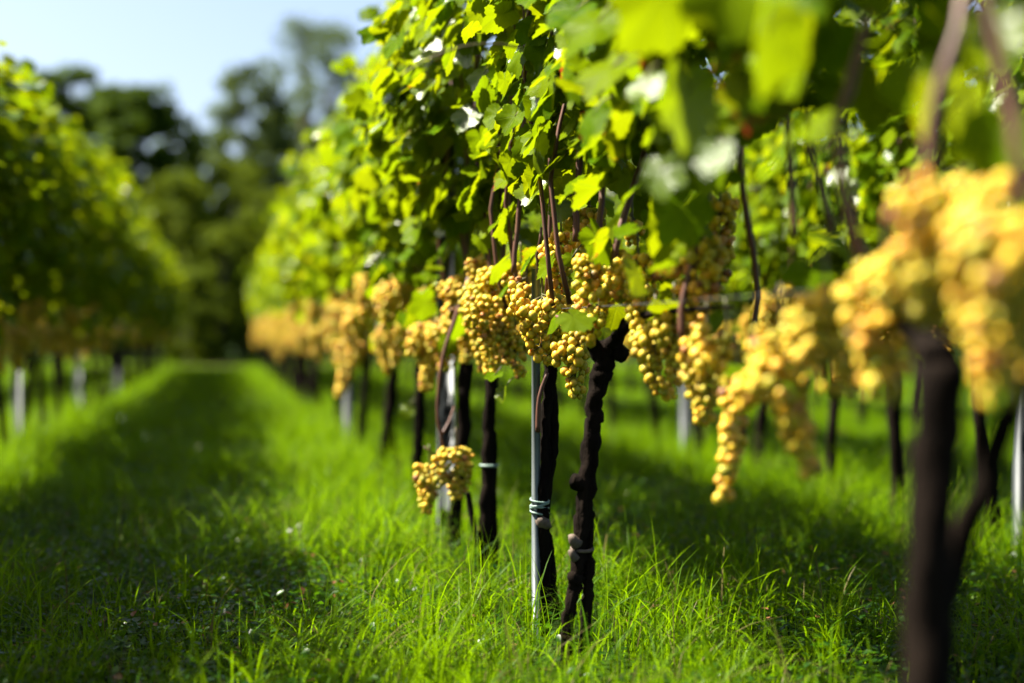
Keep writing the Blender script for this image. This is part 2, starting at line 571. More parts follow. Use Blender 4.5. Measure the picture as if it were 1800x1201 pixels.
CL_FAR = []
for i in range(7):
    L_, W_ = [(0.24, 0.062), (0.20, 0.070), (0.27, 0.058), (0.17, 0.06), (0.22, 0.075), (0.30, 0.055), (0.15, 0.052)][i]
    p, r = cluster_points(L_, W_, 0.0125, 300 + i, 0.35)
    CL_FAR.append(grapes_mesh('grape_cluster', p, r, IC1))
CL_MID = []
for i in range(5):
    L_, W_ = [(0.25, 0.060), (0.20, 0.066), (0.28, 0.056), (0.18, 0.056), (0.22, 0.07)][i]
    p, r = cluster_points(L_, W_, 0.0115, 340 + i, 0.6)
    CL_MID.append(grapes_mesh('grape_cluster', p, r, IC2))


# ------------------------------------------------------------------ ground
def ground():
    n = 90
    e = 320.0
    g = np.sign(np.linspace(-1, 1, n)) * np.abs(np.linspace(-1, 1, n)) ** 3 * e
    X, Y = np.meshgrid(g, g + 20)
    Z = 0.018 * np.sin(X * 1.7) * np.sin(Y * 1.1 + 1) * (np.hypot(X, Y - 5) < 40)
    v = np.stack([X, Y, Z], 2).reshape(-1, 3)
    i = np.arange(n * n).reshape(n, n)
    f = np.stack([i[:-1, :-1], i[:-1, 1:], i[1:, 1:], i[1:, :-1]], 2).reshape(-1, 4)
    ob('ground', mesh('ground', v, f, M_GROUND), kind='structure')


ground()
# a bare earth track crosses beyond the end of the rows
tv, tf = [], []
for i in range(41):
    x = -60 + 3 * i
    y = 39.5 + 0.7 * math.sin(x * 0.21) + 0.3 * math.sin(x * 0.83)
    w = 1.7 + 0.25 * math.sin(x * 0.6 + 1)
    tv += [(x, y - w, 0.030), (x, y + w, 0.032)]
    if i:
        tf.append((2 * i - 2, 2 * i, 2 * i + 1, 2 * i - 1))
ob('dirt_track', mesh('dirt_track', tv, tf, M_DIRT), kind='structure')

ROWS = {'C': 0.88, 'L': -1.52, 'R': 3.0, 'R2': 5.45, 'L2': -3.95}

# ------------------------------------------------------------------ posts and wires
STEEL_PROFILE = [(-0.5, -0.5), (-0.5, 0.5), (-0.40, 0.5), (-0.40, -0.38), (0.40, -0.38), (0.40, 0.5), (0.5, 0.5), (0.5, -0.5)]


def channel(w, d, h):
    n = len(STEEL_PROFILE)
    v = [(x * w, y * d, z) for z in (-0.05, h) for x, y in STEEL_PROFILE]
    f = [(k, (k + 1) % n, n + (k + 1) % n, n + k) for k in range(n)]
    # caps as quads of the three limbs
    for o, rev in ((0, True), (n, False)):
        for q in ((0, 1, 2, 3), (0, 3, 4, 7), (7, 4, 5, 6)):
            f.append(tuple(o + i for i in (q if rev else q[::-1])))
    return v, f


def post(name, p, w, d, h, rz, label, group, hooks=True):
    r = bpy.data.objects.new(name, None)
    r.location = (p[0], p[1], 0); r.rotation_euler = (random.uniform(-.015, .015), random.uniform(-.015, .015), rz)
    r['label'] = label; r['category'] = 'post'; r['group'] = group
    COL.objects.link(r)
    v, f = channel(w, d, h)
    ob('channel', mesh('channel', v, f, M_STEEL if hooks else M_STAKE, smooth=False), r)
    if hooks:
        for z in np.arange(0.75, h - 0.05, 0.3):
            for s in (-1, 1):
                v, f = tube([(s * w * 0.5, -0.2 * d, z), (s * (w * 0.5 + 0.010), -0.2 * d, z + 0.004), (s * (w * 0.5 + 0.012), -0.2 * d, z + 0.022)], [0.003, 0.003, 0.002], 5, 0.02)
                ob('wire_hook', mesh('wire_hook', v, f, M_STEEL), r)
    return r


zs = zrow(942, 0.86)
pS = at(942, 900, zs)
stake = post('vine_stake', pS, 0.018, 0.017, 1.04, math.radians(35), 'thin galvanised stake with a pale green tie beside the twin-stemmed vine', 'steel stakes and posts', hooks=False)
for k in range(4):
    zt = CAM_H - (880 + 7 * k - 590) / 2500 * zs
    v, f = tube([(0.028 * math.cos(a) + 0.011, 0.024 * math.sin(a) - 0.004, zt + 0.005 * math.sin(a + 2 * k)) for a in np.linspace(0, 6.28, 13)], [0.0034] * 13, 5, 0.02)
    ob('tie', mesh('tie', v, f, M_TIE), stake, label='pale green binding tape')
zp = zrow(784, 0.88)
pP = at(784, 900, zp)
post('trellis_post', pP, 0.070, 0.05, 2.2, math.radians(170), 'galvanised channel post in the sunlit row just behind the hanging sucker cane', 'steel stakes and posts')
pp = at(612, 800, zrow(612, 0.88))
post('trellis_post', pp, 0.07, 0.045, 2.2, 0.1, 'grey steel post deep in the sunlit row, under its far grape band', 'steel stakes and posts')
for px, lab in ((30, 'blurred grey steel post at the outer edge of the shaded row'), (138, 'second grey steel post along the shaded row, nearer its middle'), (205, 'third grey steel post far along the shaded row')):
    q = at(px, 790, zrow(px, -1.50))
    post('trellis_post', q, 0.06, 0.045, 2.2, 3.3, lab, 'steel stakes and posts')
q = at(1206, 800, zrow(1206, 3.0))
post('trellis_post', q, 0.07, 0.05, 2.2, 3.4, 'pale steel post in the row behind, below the hanging golden clusters', 'steel stakes and posts')
q = at(1795, 800, zrow(1795, 3.0))
post('trellis_post', q, 0.05, 0.04, 2.2, 3.4, 'pale steel post of the row behind at the picture edge', 'steel stakes and posts')

wlab = {('C', 0): 'cordon wire of the sunlit row, running through its grapes', ('C', 1): 'middle foliage wire inside the sunlit row', ('C', 2): 'top foliage wire inside the sunlit row',
        ('L', 0): 'cordon wire of the shaded row across the grass path', ('L', 1): 'middle foliage wire inside the shaded row', ('L', 2): 'top foliage wire inside the shaded row',
        ('R', 0): 'cordon wire of the row behind the sunlit row', ('R', 1): 'middle foliage wire of the row behind the sunlit row'}
for (rk, k), lab in wlab.items():
    X = ROWS[rk]
    z = (0.93, 1.45, 1.95)[k]
    pts = [(X + 0.01 * math.sin(y), y, z - 0.012 * math.sin(math.pi * ((y / 5.0) % 1))) for y in np.arange(0.5 if rk == 'C' else 4.0, 36.5, 1.25)]
    v, f = tube(pts, [0.0013] * len(pts), 5, 1.3)
    ob('trellis_wire', mesh('trellis_wire', v, f, M_WIRE), label=lab, cat='wire', group='trellis wires')


# ------------------------------------------------------------------ vines
def vine_root(p, label, group):
    r = bpy.data.objects.new('grapevine', None)
    r.location = (p[0], p[1], 0)
    r['label'] = label; r['category'] = 'grapevine'; r['group'] = group
    COL.objects.link(r)
    return r


def add_leaves(root, P, Nn, T, sc, count, protos=MID):
    """the leaves that show largest as objects, the rest as one part"""
    p0 = np.array(root.location)
    # score: facing the path, close to the camera
    cx = P[:, 0] - 0.0
    d = np.hypot(P[:, 0], P[:, 1])
    score = sc / d * (1.0 + 0.9 * (P[:, 0] < root.location.x - 0.10) + 0.5 * (P[:, 0] < root.location.x - 0.25)) * (P[:, 2] < CAM_H + 0.30 * d)
    order = np.argsort(-score)
    F = frames(Nn, T)
    for i in order[:count]:
        m = Matrix.Identity(4)
        for a in range(3):
            for b in range(3):
                m[a][b] = F[i, a, b] * sc[i]
            m[a][3] = P[i, a] - p0[a]
        ob('leaf', HI_ME[int(rng.integers(0, len(HI_ME)))], root, mtx=m)
    rest = order[count:]
    if len(rest):
        v, f, u = leaf_mass(P[rest], Nn[rest], T[rest], sc[rest], protos, p0)
        ob('foliage', mesh('foliage', v, f, M_LEAF, uv=u), root, kind='stuff')


def add_clusters(root, specs, maxobj=300):
    """specs: (top point, length, half width, seed, grape radius)"""
    p0 = Vector(root.location)
    rows = []
    data = []
    for ci, (p, L, W, seed, gr) in enumerate(specs):
        pts, rad = cluster_points(L, W, gr, seed, 1.0, 0.0 if seed in (244, 245, 217) else 0.26)
        v, f = rachis(pts, rad, L, seed)
        c = ob('grape_cluster', mesh('grape_cluster', v, f, M_STEM), root, loc=Vector(p) - p0)
        data.append((c, pts, rad))
        for gi in range(len(pts)):
            wp = np.array(p) + pts[gi]
            # seen first: towards the camera and the sun
            rows.append((pts[gi][0] * 0.6 + pts[gi][1] * 0.8 + 0.004 * np.linalg.norm(wp[:2]), ci, gi))
    rows.sort()
    single = set((c, g) for _, c, g in rows[:maxobj])
    for ci, (c, pts, rad) in enumerate(data):
        rest = [g for g in range(len(pts)) if (ci, g) not in single]
        for g in range(len(pts)):
            if (ci, g) in single:
                o = ob('grape', GRAPE_ME, c, loc=pts[g])
                o.scale = (rad[g], rad[g], rad[g] * 1.06)
        if rest:
            ob('hidden_grapes', grapes_mesh('hidden_grapes', pts[rest], rad[rest], IC1), c, kind='stuff')


def add_tube(name, root, pts, rad, mat, n=8, step=0.03, lump=0.0, seed=0, jit=0.0, label=None):
    v, f = tube(pts, rad, n, step, lump, seed, jit)
    v, f = shift((v, f), root.location)
    return ob(name, mesh(name, v, f, mat), root, label=label)


def P_(px, py, z):
    return tuple(at(px, py, z))


def px_y(px, X):
    z = zrow(px, X)
    return at(px, 590, z).y


XC = ROWS['C']
NEAR = [(1640, 'dark thick vine trunk standing closest, half hidden by blurred golden clusters'),
        (1032, 'in-focus vine with a forked dark trunk and a pale tie around it'),
        (952, 'twin-stemmed vine tied to the thin galvanised stake'),
        (858, 'vine with straight dark trunk behind the staked vine, long ripe cluster on it'),
        (812, 'vine beside the channel post, its sucker cane hanging down with two low clusters'),
        (735, 'slim dark vine trunk next beyond the channel post'),
        (684, 'vine with spread legs like a narrow tent in the sunlit row'),
        (632, 'seventh trunk of the sunlit row, just beyond the spread-legged vine'),
        (590, 'eighth trunk of the sunlit row, blurred below hanging grapes'),
        (560, 'ninth trunk of the sunlit row, blurred below hanging grapes')]
YS = [px_y(p, XC) for p, _ in NEAR]
BOUND = [0.75, 2.55] + [0.5 * (YS[i] + YS[i + 1]) for i in range(1, len(YS) - 1)]
BOUND.append(YS[-1] + 0.5)
roots = []
for i, (px, lab) in enumerate(NEAR):
    roots.append(vine_root((XC, YS[i], 0), lab, 'vines of the sunlit row'))
    L = BOUND[i + 1] - BOUND[i]
    dens = 560 if i == 0 else (800 if i == 1 else 620)
    P, Nn, T, sc = canopy(XC, BOUND[i], BOUND[i + 1], int(L * dens), hb=1.25 if i < 5 else 1.17, seed=500 + i, holes=0.55 if i == 0 else 0.45)
    if i == 0:
        # thin out over the closest stretch, where single big leaves hang free
        keep = (P[:, 2] > 1.24) | (np.random.default_rng(3).uniform(0, 1, len(P)) < 0.35)
        keep &= ~((P[:, 1] < 2.1) & (P[:, 0] < XC + .02) & (np.random.default_rng(4).uniform(0, 1, len(P)) < 0.8))
        P, Nn, T, sc = P[keep], Nn[keep], T[keep], sc[keep]
    # the first stretch is trimmed narrow on the path side
    near_ = np.clip((5.0 - P[:, 1]) / 0.6, 0, 1) * (P[:, 0] < XC)
    squeeze = np.where(P[:, 2] < 1.65, 0.32, 0.62)
    P[:, 0] = XC + (P[:, 0] - XC) * (1 - near_ * (1 - squeeze))
    for q in canopy.lines:
        if i > 0:
            v, f = tube(q, [.0035, .0032, .003, .003, .0025, .002, .0015], 5, 0.05)
            ob('shoot', mesh('shoot', *shift((v, f), roots[i].location), M_STEM), roots[i])
    add_leaves(roots[i], P, Nn, T, sc, min(285, int(len(P) * 0.75)))

# --- trunks of the near vines, stem by stem
r0, rA, rB, rC, rD, rE, rF, rG, rH, rI = roots
z0, zA, zB, zC_, zD, zE, zF = [zrow(p, XC) for p, _ in NEAR[:7]]
add_tube('trunk', r0, [P_(1622, 1720, z0), P_(1628, 1300, z0), P_(1632, 1000, z0), P_(1648, 760, z0), P_(1652, 640, z0)], [0.032, 0.030, 0.028, 0.028, 0.032], M_BARK, 12, 0.025, 0.10, 1, 0.002)
add_tube('stem', r0, [P_(1640, 1400, z0 + .03), P_(1672, 1010, z0 + .06), P_(1735, 850, z0 + .03), P_(1790, 690, z0 - .02), P_(1830, 580, z0 - .05)], [0.020, 0.017, 0.016, 0.014, 0.012], M_BARK, 10, 0.025, 0.10, 2, 0.002)
add_tube('cordon', r0, [P_(1652, 640, z0), P_(1600, 575, z0 + .15), P_(1480, 560, z0 + .4), P_(1380, 560, z0 + .7)], [0.028, 0.02, 0.014, 0.010], M_BARK, 8, 0.03, 0.08, 3)
# focus vine: two legs that join, knots, wound, tie
add_tube('trunk', rA, [P_(992, 1215, zA), P_(1000, 1090, zA), P_(1018, 980, zA), P_(1030, 860, zA), P_(1046, 720, zA), P_(1060, 640, zA), P_(1064, 608, zA)], [0.016, 0.015, 0.017, 0.022, 0.021, 0.027, 0.029], M_BARK, 16, 0.012, 0.13, 5, 0.0022)
add_tube('stem', rA, [P_(1024, 1215, zA + .02), P_(1030, 1100, zA + .02), P_(1034, 1000, zA + .015), P_(1036, 900, zA + .01)], [0.015, 0.014, 0.014, 0.012], M_BARK, 12, 0.014, 0.13, 6, 0.002)
for (x, y, r) in ((1008, 846, 0.022), (1004, 1014, 0.018), (1046, 660, 0.022), (1082, 620, 0.02)):
    add_tube('knot', rA, [P_(x + 16, y + 8, zA), P_(x + 4, y, zA - .01), P_(x - 4, y - 3, zA - .014)], [r * 0.9, r, r * 0.55], M_BARK, 9, 0.008, 0.18, x)
add_tube('pruning_wound', rA, [P_(1016, 958, zA - .012), P_(1007, 950, zA - .022), P_(1004, 941, zA - .026)], [0.015, 0.014, 0.008], M_WOUND, 9, 0.006, 0.15, 9, label='pale cut wood knob')
add_tube('pruning_wound', rA, [P_(1012, 984, zA - .018), P_(1006, 974, zA - .024), P_(1003, 967, zA - .026)], [0.010, 0.010, 0.006], M_WOUND, 8, 0.006, 0.15, 10, label='pale cut wood knob')
tc = at(1022, 965, zA)
tv = [(tc.x + 0.0265 * math.cos(a) + 0.004, tc.y + 0.027 * math.sin(a) + 0.008, tc.z + 0.004 * math.sin(a)) for a in np.linspace(0, 6.28, 17)]
add_tube('tie', rA, tv, [0.0048] * 17, M_WOUND, 6, 0.02, label='pale band around the trunk')
for k, pts in enumerate(([(1064, 615), (1085, 600), (1100, 560)], [(1056, 630), (1042, 605), (1034, 580)])):
    add_tube('spur', rA, [P_(x, y, zA - .01 * j) for j, (x, y) in enumerate(pts)], [0.024, 0.016, 0.008], M_BARK, 8, 0.012, 0.12, 20 + k)
add_tube('cordon', rA, [P_(1070, 610, zA), P_(1120, 560, zA - .2), P_(1200, 545, zA - .5), P_(1290, 540, zA - .8)], [0.020, 0.009, 0.006, 0.004], M_BARK, 8, 0.03, 0.06, 24)
add_tube('stem', rA, [P_(1040, 585, zA - .03), P_(1010, 570, zA - .02), P_(978, 556, zA + .1)], [0.008, 0.006, 0.004], M_CANE, 6, 0.02, 0.05, 25)
# staked twin-stemmed vine
add_tube('trunk', rB, [P_(956, 1135, zB), P_(957, 1010, zB), P_(955, 900, zB - .02), P_(958, 800, zB), P_(961, 700, zB), P_(970, 630, zB), P_(975, 600, zB)], [0.019, 0.018, 0.017, 0.016, 0.015, 0.018, 0.015], M_BARK, 10, 0.018, 0.12, 30, 0.002)
add_tube('stem', rB, [P_(974, 1090, zB + .06), P_(968, 990, zB + .05), P_(958, 915, zB + .02), P_(964, 840, zB + .03), P_(972, 770, zB + .03), P_(970, 690, zB + .02), P_(972, 640, zB)], [0.017, 0.015, 0.014, 0.016, 0.020, 0.017, 0.014], M_BARK, 10, 0.018, 0.12, 31, 0.002)
add_tube('knot', rB, [P_(960, 925, zB - .02), P_(955, 918, zB - .03), P_(952, 908, zB - .034)], [0.018, 0.018, 0.010], M_WOUND, 8, 0.008, 0.2, 32)
add_tube('stem', rB, [P_(945, 760, zB - .03), P_(948, 700, zB - .035), P_(962, 655, zB - .03)], [0.007, 0.006, 0.006], M_CANE, 6, 0.02, 0.08, 33)
# others
add_tube('trunk', rC, [P_(848, 1020, zC_), P_(852, 930, zC_), P_(857, 830, zC_), P_(860, 730, zC_), P_(866, 650, zC_)], [0.022, 0.022, 0.024, 0.022, 0.022], M_BARK, 10, 0.02, 0.09, 40, 0.002)
add_tube('stem', rC, [P_(868, 1015, zC_ + .03), P_(866, 940, zC_ + .03), P_(866, 850, zC_ + .02), P_(868, 760, zC_ + .02)], [0.018, 0.017, 0.016, 0.013], M_BARK, 9, 0.02, 0.09, 41, 0.002)
add_tube('tie', rC, [(at(860, 818, zC_).x + 0.03 * math.cos(a), at(860, 818, zC_).y + 0.03 * math.sin(a), at(860, 818, zC_).z) for a in np.linspace(0, 6.28, 13)], [0.005] * 13, M_TIE, 5, 0.03)
add_tube('dead_stub', rC, [P_(842, 960, zC_ - .05), P_(832, 920, zC_ - .08), P_(824, 880, zC_ - .08), P_(822, 866, zC_ - .08)], [0.012, 0.011, 0.010, 0.012], M_BARK, 8, 0.015, 0.15, 42)
add_tube('trunk', rD, [P_(796, 985, zD), P_(800, 900, zD), P_(812, 800, zD), P_(816, 700, zD), P_(822, 640, zD)], [0.026, 0.024, 0.024, 0.025, 0.024], M_BARK, 10, 0.025, 0.1, 50, 0.002)
zc = zC_ + 0.12
add_tube('sucker_cane', rD, [P_(838, 448, zc + .1), P_(818, 505, zc), P_(800, 560, zc - .02), P_(778, 630, zc - .04), P_(769, 720, zc - .05), P_(776, 770, zc - .05), P_(784, 800, zc - .05)], [0.007, 0.007, 0.0075, 0.007, 0.0065, 0.006, 0.005], M_CANE, 7, 0.02, 0.06, 51)
add_tube('sucker_cane', rD, [P_(776, 765, zc - .05), P_(790, 740, zc - .02), P_(798, 715, zc)], [0.005, 0.0045, 0.003], M_CANE, 6, 0.02, 0.06, 52)
add_tube('sucker_cane', rD, [P_(788, 810, zc - .05), P_(765, 800, zc - .07), P_(745, 785, zc - .07)], [0.004, 0.0035, 0.002], M_CANE, 6, 0.02, 0.06, 53)
add_tube('trunk', rE, [P_(736, 915, zE), P_(734, 820, zE), P_(738, 720, zE), P_(740, 640, zE)], [0.028, 0.026, 0.027, 0.026], M_BARK, 9, 0.03, 0.1, 60, 0.003)
add_tube('trunk', rF, [P_(652, 890, zF), P_(668, 820, zF), P_(684, 740, zF), P_(690, 640, zF)], [0.028, 0.030, 0.032, 0.030], M_BARK, 9, 0.03, 0.1, 61, 0.003)
add_tube('stem', rF, [P_(704, 870, zF + .05), P_(696, 810, zF + .03), P_(686, 740, zF)], [0.020, 0.020, 0.018], M_BARK, 8, 0.03, 0.1, 62, 0.003)
TRUNKS = []
for i in range(5):
    R = random.Random(70 + i)
    lx, ly = R.uniform(-.06, .06), R.uniform(-.10, .10)
    parts = [tube([(0, 0, -0.04), (lx * .3, ly * .2, 0.25), (lx, ly, 0.55), (lx * .8, ly * 1.2, 0.84)], [0.034, 0.029, 0.028, 0.032], 8, 0.05, 0.12, 700 + i)]
    if i % 2 == 0:
        parts.append(tube([(R.uniform(-.06, .06), R.uniform(-.14, .14), -0.04), (lx * .5, ly * .6, 0.3), (lx * .9, ly, 0.6)], [0.022, 0.019, 0.016], 7, 0.05, 0.12, 720 + i))
    for s in (-1, 1):
        parts.append(tube([(lx * .8, ly * 1.2, 0.82), (lx * .4, ly + s * .2, 0.93), (0, s * 0.48, 0.94)], [0.024, 0.013, 0.008], 6, 0.06, 0.1, 740 + i))
    TRUNKS.append(mesh('trunk', *join(parts), M_BARK))
CANES = []
for i in range(6):
    R = random.Random(90 + i)
    yy = -0.42 + 0.84 * (i / 5)
    pts = [(R.uniform(-.03, .03), yy, 0.93), (R.uniform(-.08, .08), yy + R.uniform(-.06, .06), 1.25), (R.uniform(-.12, .12), yy + R.uniform(-.1, .1), 1.7), (R.uniform(-.16, .16), yy + R.uniform(-.16, .16), 2.2)]
    CANES.append(mesh('cane', *tube(pts, [0.0075, 0.0065, 0.005, 0.003], 5, 0.12, 0.05, i), M_CANE))
for r in (rG, rH, rI):
    ob('trunk', TRUNKS[rng.integers(0, 5)], r)
for r in roots[2:]:
    for k in range(6):
        if rng.uniform() < 0.8:
            ob('cane', CANES[k], r)

# --- canes that show in focus and close by
for k, (r, pts, rad) in enumerate((
        (rA, [(1012, 425, 3.62), (1013, 360, 3.62), (1019, 262, 3.64), (1030, 120, 3.7), (1045, -60, 3.75)], 0.0085),
        (rA, [(1051, 462, 3.48), (1054, 380, 3.48), (1062, 310, 3.5), (1080, 160, 3.55), (1090, -80, 3.6)], 0.0085),
        (rA, [(1078, 470, 3.40), (1088, 410, 3.40), (1118, 312, 3.42), (1150, 200, 3.45), (1175, 20, 3.5)], 0.0085),
        (rA, [(1142, 455, 3.30), (1150, 405, 3.3), (1160, 330, 3.32), (1172, 200, 3.34)], 0.0065),
        (rA, [(1200, 600, 3.02), (1197, 545, 3.02), (1220, 450, 3.02), (1240, 380, 3.03), (1262, 240, 3.05)], 0.0080),
        (rA, [(1322, 628, 3.05), (1330, 500, 3.05), (1312, 380, 3.02), (1302, 290, 3.0), (1290, 140, 3.0), (1280, 0, 3.0)], 0.0075),
        (r0, [(1535, 500, 2.05), (1505, 430, 2.05), (1490, 370, 2.05), (1470, 215, 2.05), (1490, 160, 2.06), (1530, 20, 2.1)], 0.0095),
        (r0, [(1640, 420, 1.75), (1632, 300, 1.75), (1650, 160, 1.75), (1685, 50, 1.76), (1700, -60, 1.8)], 0.0095),
        (r0, [(1800, 420, 1.62), (1792, 260, 1.62), (1760, 110, 1.64), (1730, -40, 1.66)], 0.0080),
        (r0, [(1395, 420, 2.6), (1392, 330, 2.6), (1386, 250, 2.6), (1380, 60, 2.6)], 0.0065),
        (r0, [(1462, 410, 2.55), (1445, 330, 2.55), (1425, 270, 2.55), (1410, 100, 2.5)], 0.0065),
        (rB, [(903, 480, 4.2), (908, 420, 4.2), (915, 330, 4.2), (925, 150, 4.25), (930, -20, 4.3)], 0.0075),
        (rB, [(948, 515, 4.15), (944, 450, 4.12), (952, 400, 4.1)], 0.0040),
        (rC, [(884, 500, 4.7), (886, 430, 4.7), (880, 330, 4.75), (870, 150, 4.8)], 0.0070),
        (rD, [(830, 470, 5.2), (846, 420, 5.2), (850, 330, 5.2)], 0.0075))):
    add_tube('cane', r, [P_(*q) for q in pts], [rad, rad, rad * .95] + [rad * .8] * (len(pts) - 3), M_CANE, 8, 0.03, 0.07, 800 + k, 0.0012)


# --- clusters: (px, py of top, py of tip, px width, depth)
def spec(px, y0, y1, w, z, seed, gr=0.0130):
    p = at(px, y0, z)
    L = (y1 - y0) / 2500 * z
    W = w / 2500 * z / 2
    p.z += 0.03
    return (tuple(p), L + 0.02, W * 0.92, seed, gr)


add_clusters(r0, [spec(1372, 585, 850, 120, 2.35, 201), spec(1450, 530, 715, 130, 2.2, 202), spec(1555, 470, 720, 140, 2.0, 203),
                  spec(1700, 335, 640, 190, 1.72, 204), spec(1790, 400, 740, 170, 1.62, 205), spec(1640, 430, 610, 150, 1.88, 206)])
add_clusters(rA, [spec(1053, 455, 618, 84, 3.46, 211), spec(1120, 455, 600, 84, 3.36, 212), spec(1222, 432, 610, 96, 3.05, 213),
                  spec(1152, 580, 715, 80, 3.2, 214), spec(1185, 560, 665, 74, 3.15, 215), spec(1242, 600, 765, 92, 2.92, 216),
                  spec(1293, 655, 888, 62, 2.74, 217), spec(1275, 595, 720, 84, 2.8, 218), spec(1265, 350, 560, 80, 3.25, 219), spec(1110, 395, 440, 50, 3.5, 220)])
add_clusters(rB, [spec(952, 535, 650, 92, 3.88, 221), spec(985, 418, 545, 62, 3.92, 222), spec(1012, 590, 708, 62, 3.76, 223),
                  spec(1035, 375, 470, 80, 3.8, 224), spec(985, 530, 625, 70, 4.02, 225), spec(925, 505, 600, 50, 4.2, 226)])
add_clusters(rC, [spec(880, 478, 672, 86, 4.62, 231, 0.0118), spec(915, 470, 560, 60, 4.5, 232), spec(905, 585, 672, 50, 4.55, 233), spec(842, 500, 660, 60, 4.95, 234)])
add_clusters(rD, [spec(815, 490, 610, 80, 5.3, 241), spec(760, 572, 690, 70, 5.75, 242), spec(790, 560, 660, 60, 5.5, 243),
                  spec(754, 822, 908, 56, zc - .07, 244), spec(801, 792, 886, 62, zc - .05, 245)])


def random_clusters(root, y0, y1, X, n, seed, protos, both=True):
    R = random.Random(seed)
    for k in range(n):
        y = y0 + (y1 - y0) * (k + R.uniform(.1, .9)) / n
        side = -1 if (R.random() < 0.7 or not both) else 1
        if R.random() < 0.22:
            continue
        o = ob('grape_cluster', R.choice(protos), root, kind='stuff')
        o.location = (X + side * R.uniform(0.06, 0.25) - root.location.x, y - root.location.y, R.uniform(0.84, 1.20))
        o.rotation_euler = (R.uniform(-.15, .15), R.uniform(-.15, .15), R.uniform(0, 6.28))
        s = R.uniform(0.65, 1.25)
        o.scale = (s, s, s)


for i, r in enumerate(roots[5:]):
    random_clusters(r, BOUND[5 + i], BOUND[6 + i], XC, max(5, int(11 * (BOUND[6 + i] - BOUND[5 + i]))), 900 + i, CL_MID)
random_clusters(rC, BOUND[3], BOUND[4], XC + .14, 3, 890, CL_MID)
random_clusters(rD, BOUND[4], BOUND[5], XC + .10, 4, 891, CL_MID)

# --- single leaves that stand out: (vine, px, py, depth, size, normal, tip)
HERO = [(rB, 942, 245, 3.80, .088, (-.55, -.75, .25), (.05, 0, -1)), (rB, 945, 165, 3.82, .070, (-.8, -.5, .35), (-.2, 0, -1)), (rB, 905, 205, 3.86, .062, (-.6, -.6, .5), (-.4, 0, -.9)),
        (rB, 950, 95, 3.84, .068, (-.5, -.8, .3), (.2, 0, -1)), (rB, 985, 365, 3.75, .042, (-.4, -.9, .2), (-.1, 0, -1)), (rB, 1006, 452, 3.70, .036, (-.3, -.9, .4), (.3, 0, -.8)),
        (rB, 990, 278, 3.72, .040, (-.5, -.7, .5), (.3, 0, -.7)), (rA, 1205, 165, 2.28, .090, (.55, -.8, .05), (.0, 0, -1)), (rA, 1345, 60, 2.15, .092, (.6, -.75, .0), (.05, 0, -1)),
        (rA, 1165, -10, 2.25, .100, (.45, -.85, .0), (-.5, 0, -.8)), (rA, 1050, 40, 2.75, .085, (-.5, -.5, .75), (-.8, 0, -.5)), (rA, 1075, 120, 2.85, .080, (-.5, -.4, .8), (-.5, -.2, -.8)),
        (rA, 1280, -25, 2.15, .090, (-.5, -.8, .3), (.2, 0, -1)), (rA, 1040, 205, 2.95, .058, (-.8, -.3, .5), (-.6, 0, -.8)), (rA, 1010, 20, 3.05, .070, (-.4, -.6, .7), (-.7, 0, -.6)),
        (rA, 1130, 150, 2.75, .052, (-.6, -.4, .7), (.6, 0, -.7)), (rA, 1165, 300, 2.7, .056, (-.6, -.7, .3), (.0, 0, -1)), (rA, 1260, 270, 2.7, .050, (-.6, -.6, .5), (-.2, 0, -1)),
        (rA, 1150, 380, 3.3, .045, (-.2, -.9, .3), (.5, 0, -.8)), (r0, 1420, 470, 2.6, .062, (-.2, -.45, .9), (-.3, -.5, -.4)), (r0, 1450, 415, 2.45, .058, (.2, -.45, .85), (.7, -.3, -.2)),
        (r0, 1700, 180, 1.75, .070, (.6, -.75, .0), (.1, 0, -1)), (r0, 1760, 240, 1.7, .066, (-.7, -.6, .2), (-.2, 0, -1)), (r0, 1640, 170, 1.8, .055, (.6, -.75, .0), (.2, 0, -1)),
        (r0, 1465, 75, 2.2, .058, (-.5, -.8, .1), (0, 0, -1)), (r0, 1600, 130, 2.0, .060, (-.8, -.4, .3), (0, 0, -1)), (r0, 1760, 40, 1.75, .06, (-.7, -.5, .2), (0, 0, -1)),
        (rC, 870, 660, 4.45, .040, (-.3, -.3, .9), (-.2, -.5, -.6)), (rC, 885, 690, 4.42, .036, (-.8, -.4, .3), (.2, 0, -1)), (rD, 785, 600, 5.2, .055, (-.6, -.7, .2), (0, 0, -1)),
        (rE, 716, 720, 6.3, .045, (-.5, -.8, .3), (0, 0, -1)), (rA, 1312, 655, 2.62, .045, (.15, -.35, .9), (-.9, 0, -.4)), (rA, 1315, 700, 2.6, .03, (-.5, -.8, .3), (0, 0, -1)),
        (rB, 920, 170, 3.9, .058, (-.7, -.5, .4), (-.3, 0, -1)), (rB, 875, 200, 4.1, .060, (-.6, -.6, .5), (-.3, 0, -1)), (rC, 850, 130, 4.5, .07, (-.6, -.5, .6), (-.3, 0, -1))]
for i, (r, px, py, z, s, n, t) in enumerate(HERO):
    F = frames(np.array([n], float), np.array([t], float))[0]
    if r is rA and z < 3.1 and py < 320:
        z2 = min(z, zrow(px, 0.70)); s *= 1.08 * z2 / z; z = z2
    p = at(px, py, z)
    m = Matrix.Identity(4)
    for a in range(3):
        for b in range(3):
            m[a][b] = F[a, b] * s
        m[a][3] = p[a] - r.location[a]
    o = ob('leaf', HI_ME[i % len(HI_ME)], r, mtx=m)
    # its petiole, running back into the canopy
    q = p + Vector((random.uniform(.03, .06), random.uniform(-.01, .03), random.uniform(.02, .05)))
    add_tube('petiole', r, [tuple(p), tuple(p.lerp(q, .5) + Vector((0, 0, .012))), tuple(q)], [0.0018, 0.0018, 0.0022], M_STEM, 5, 0.03)

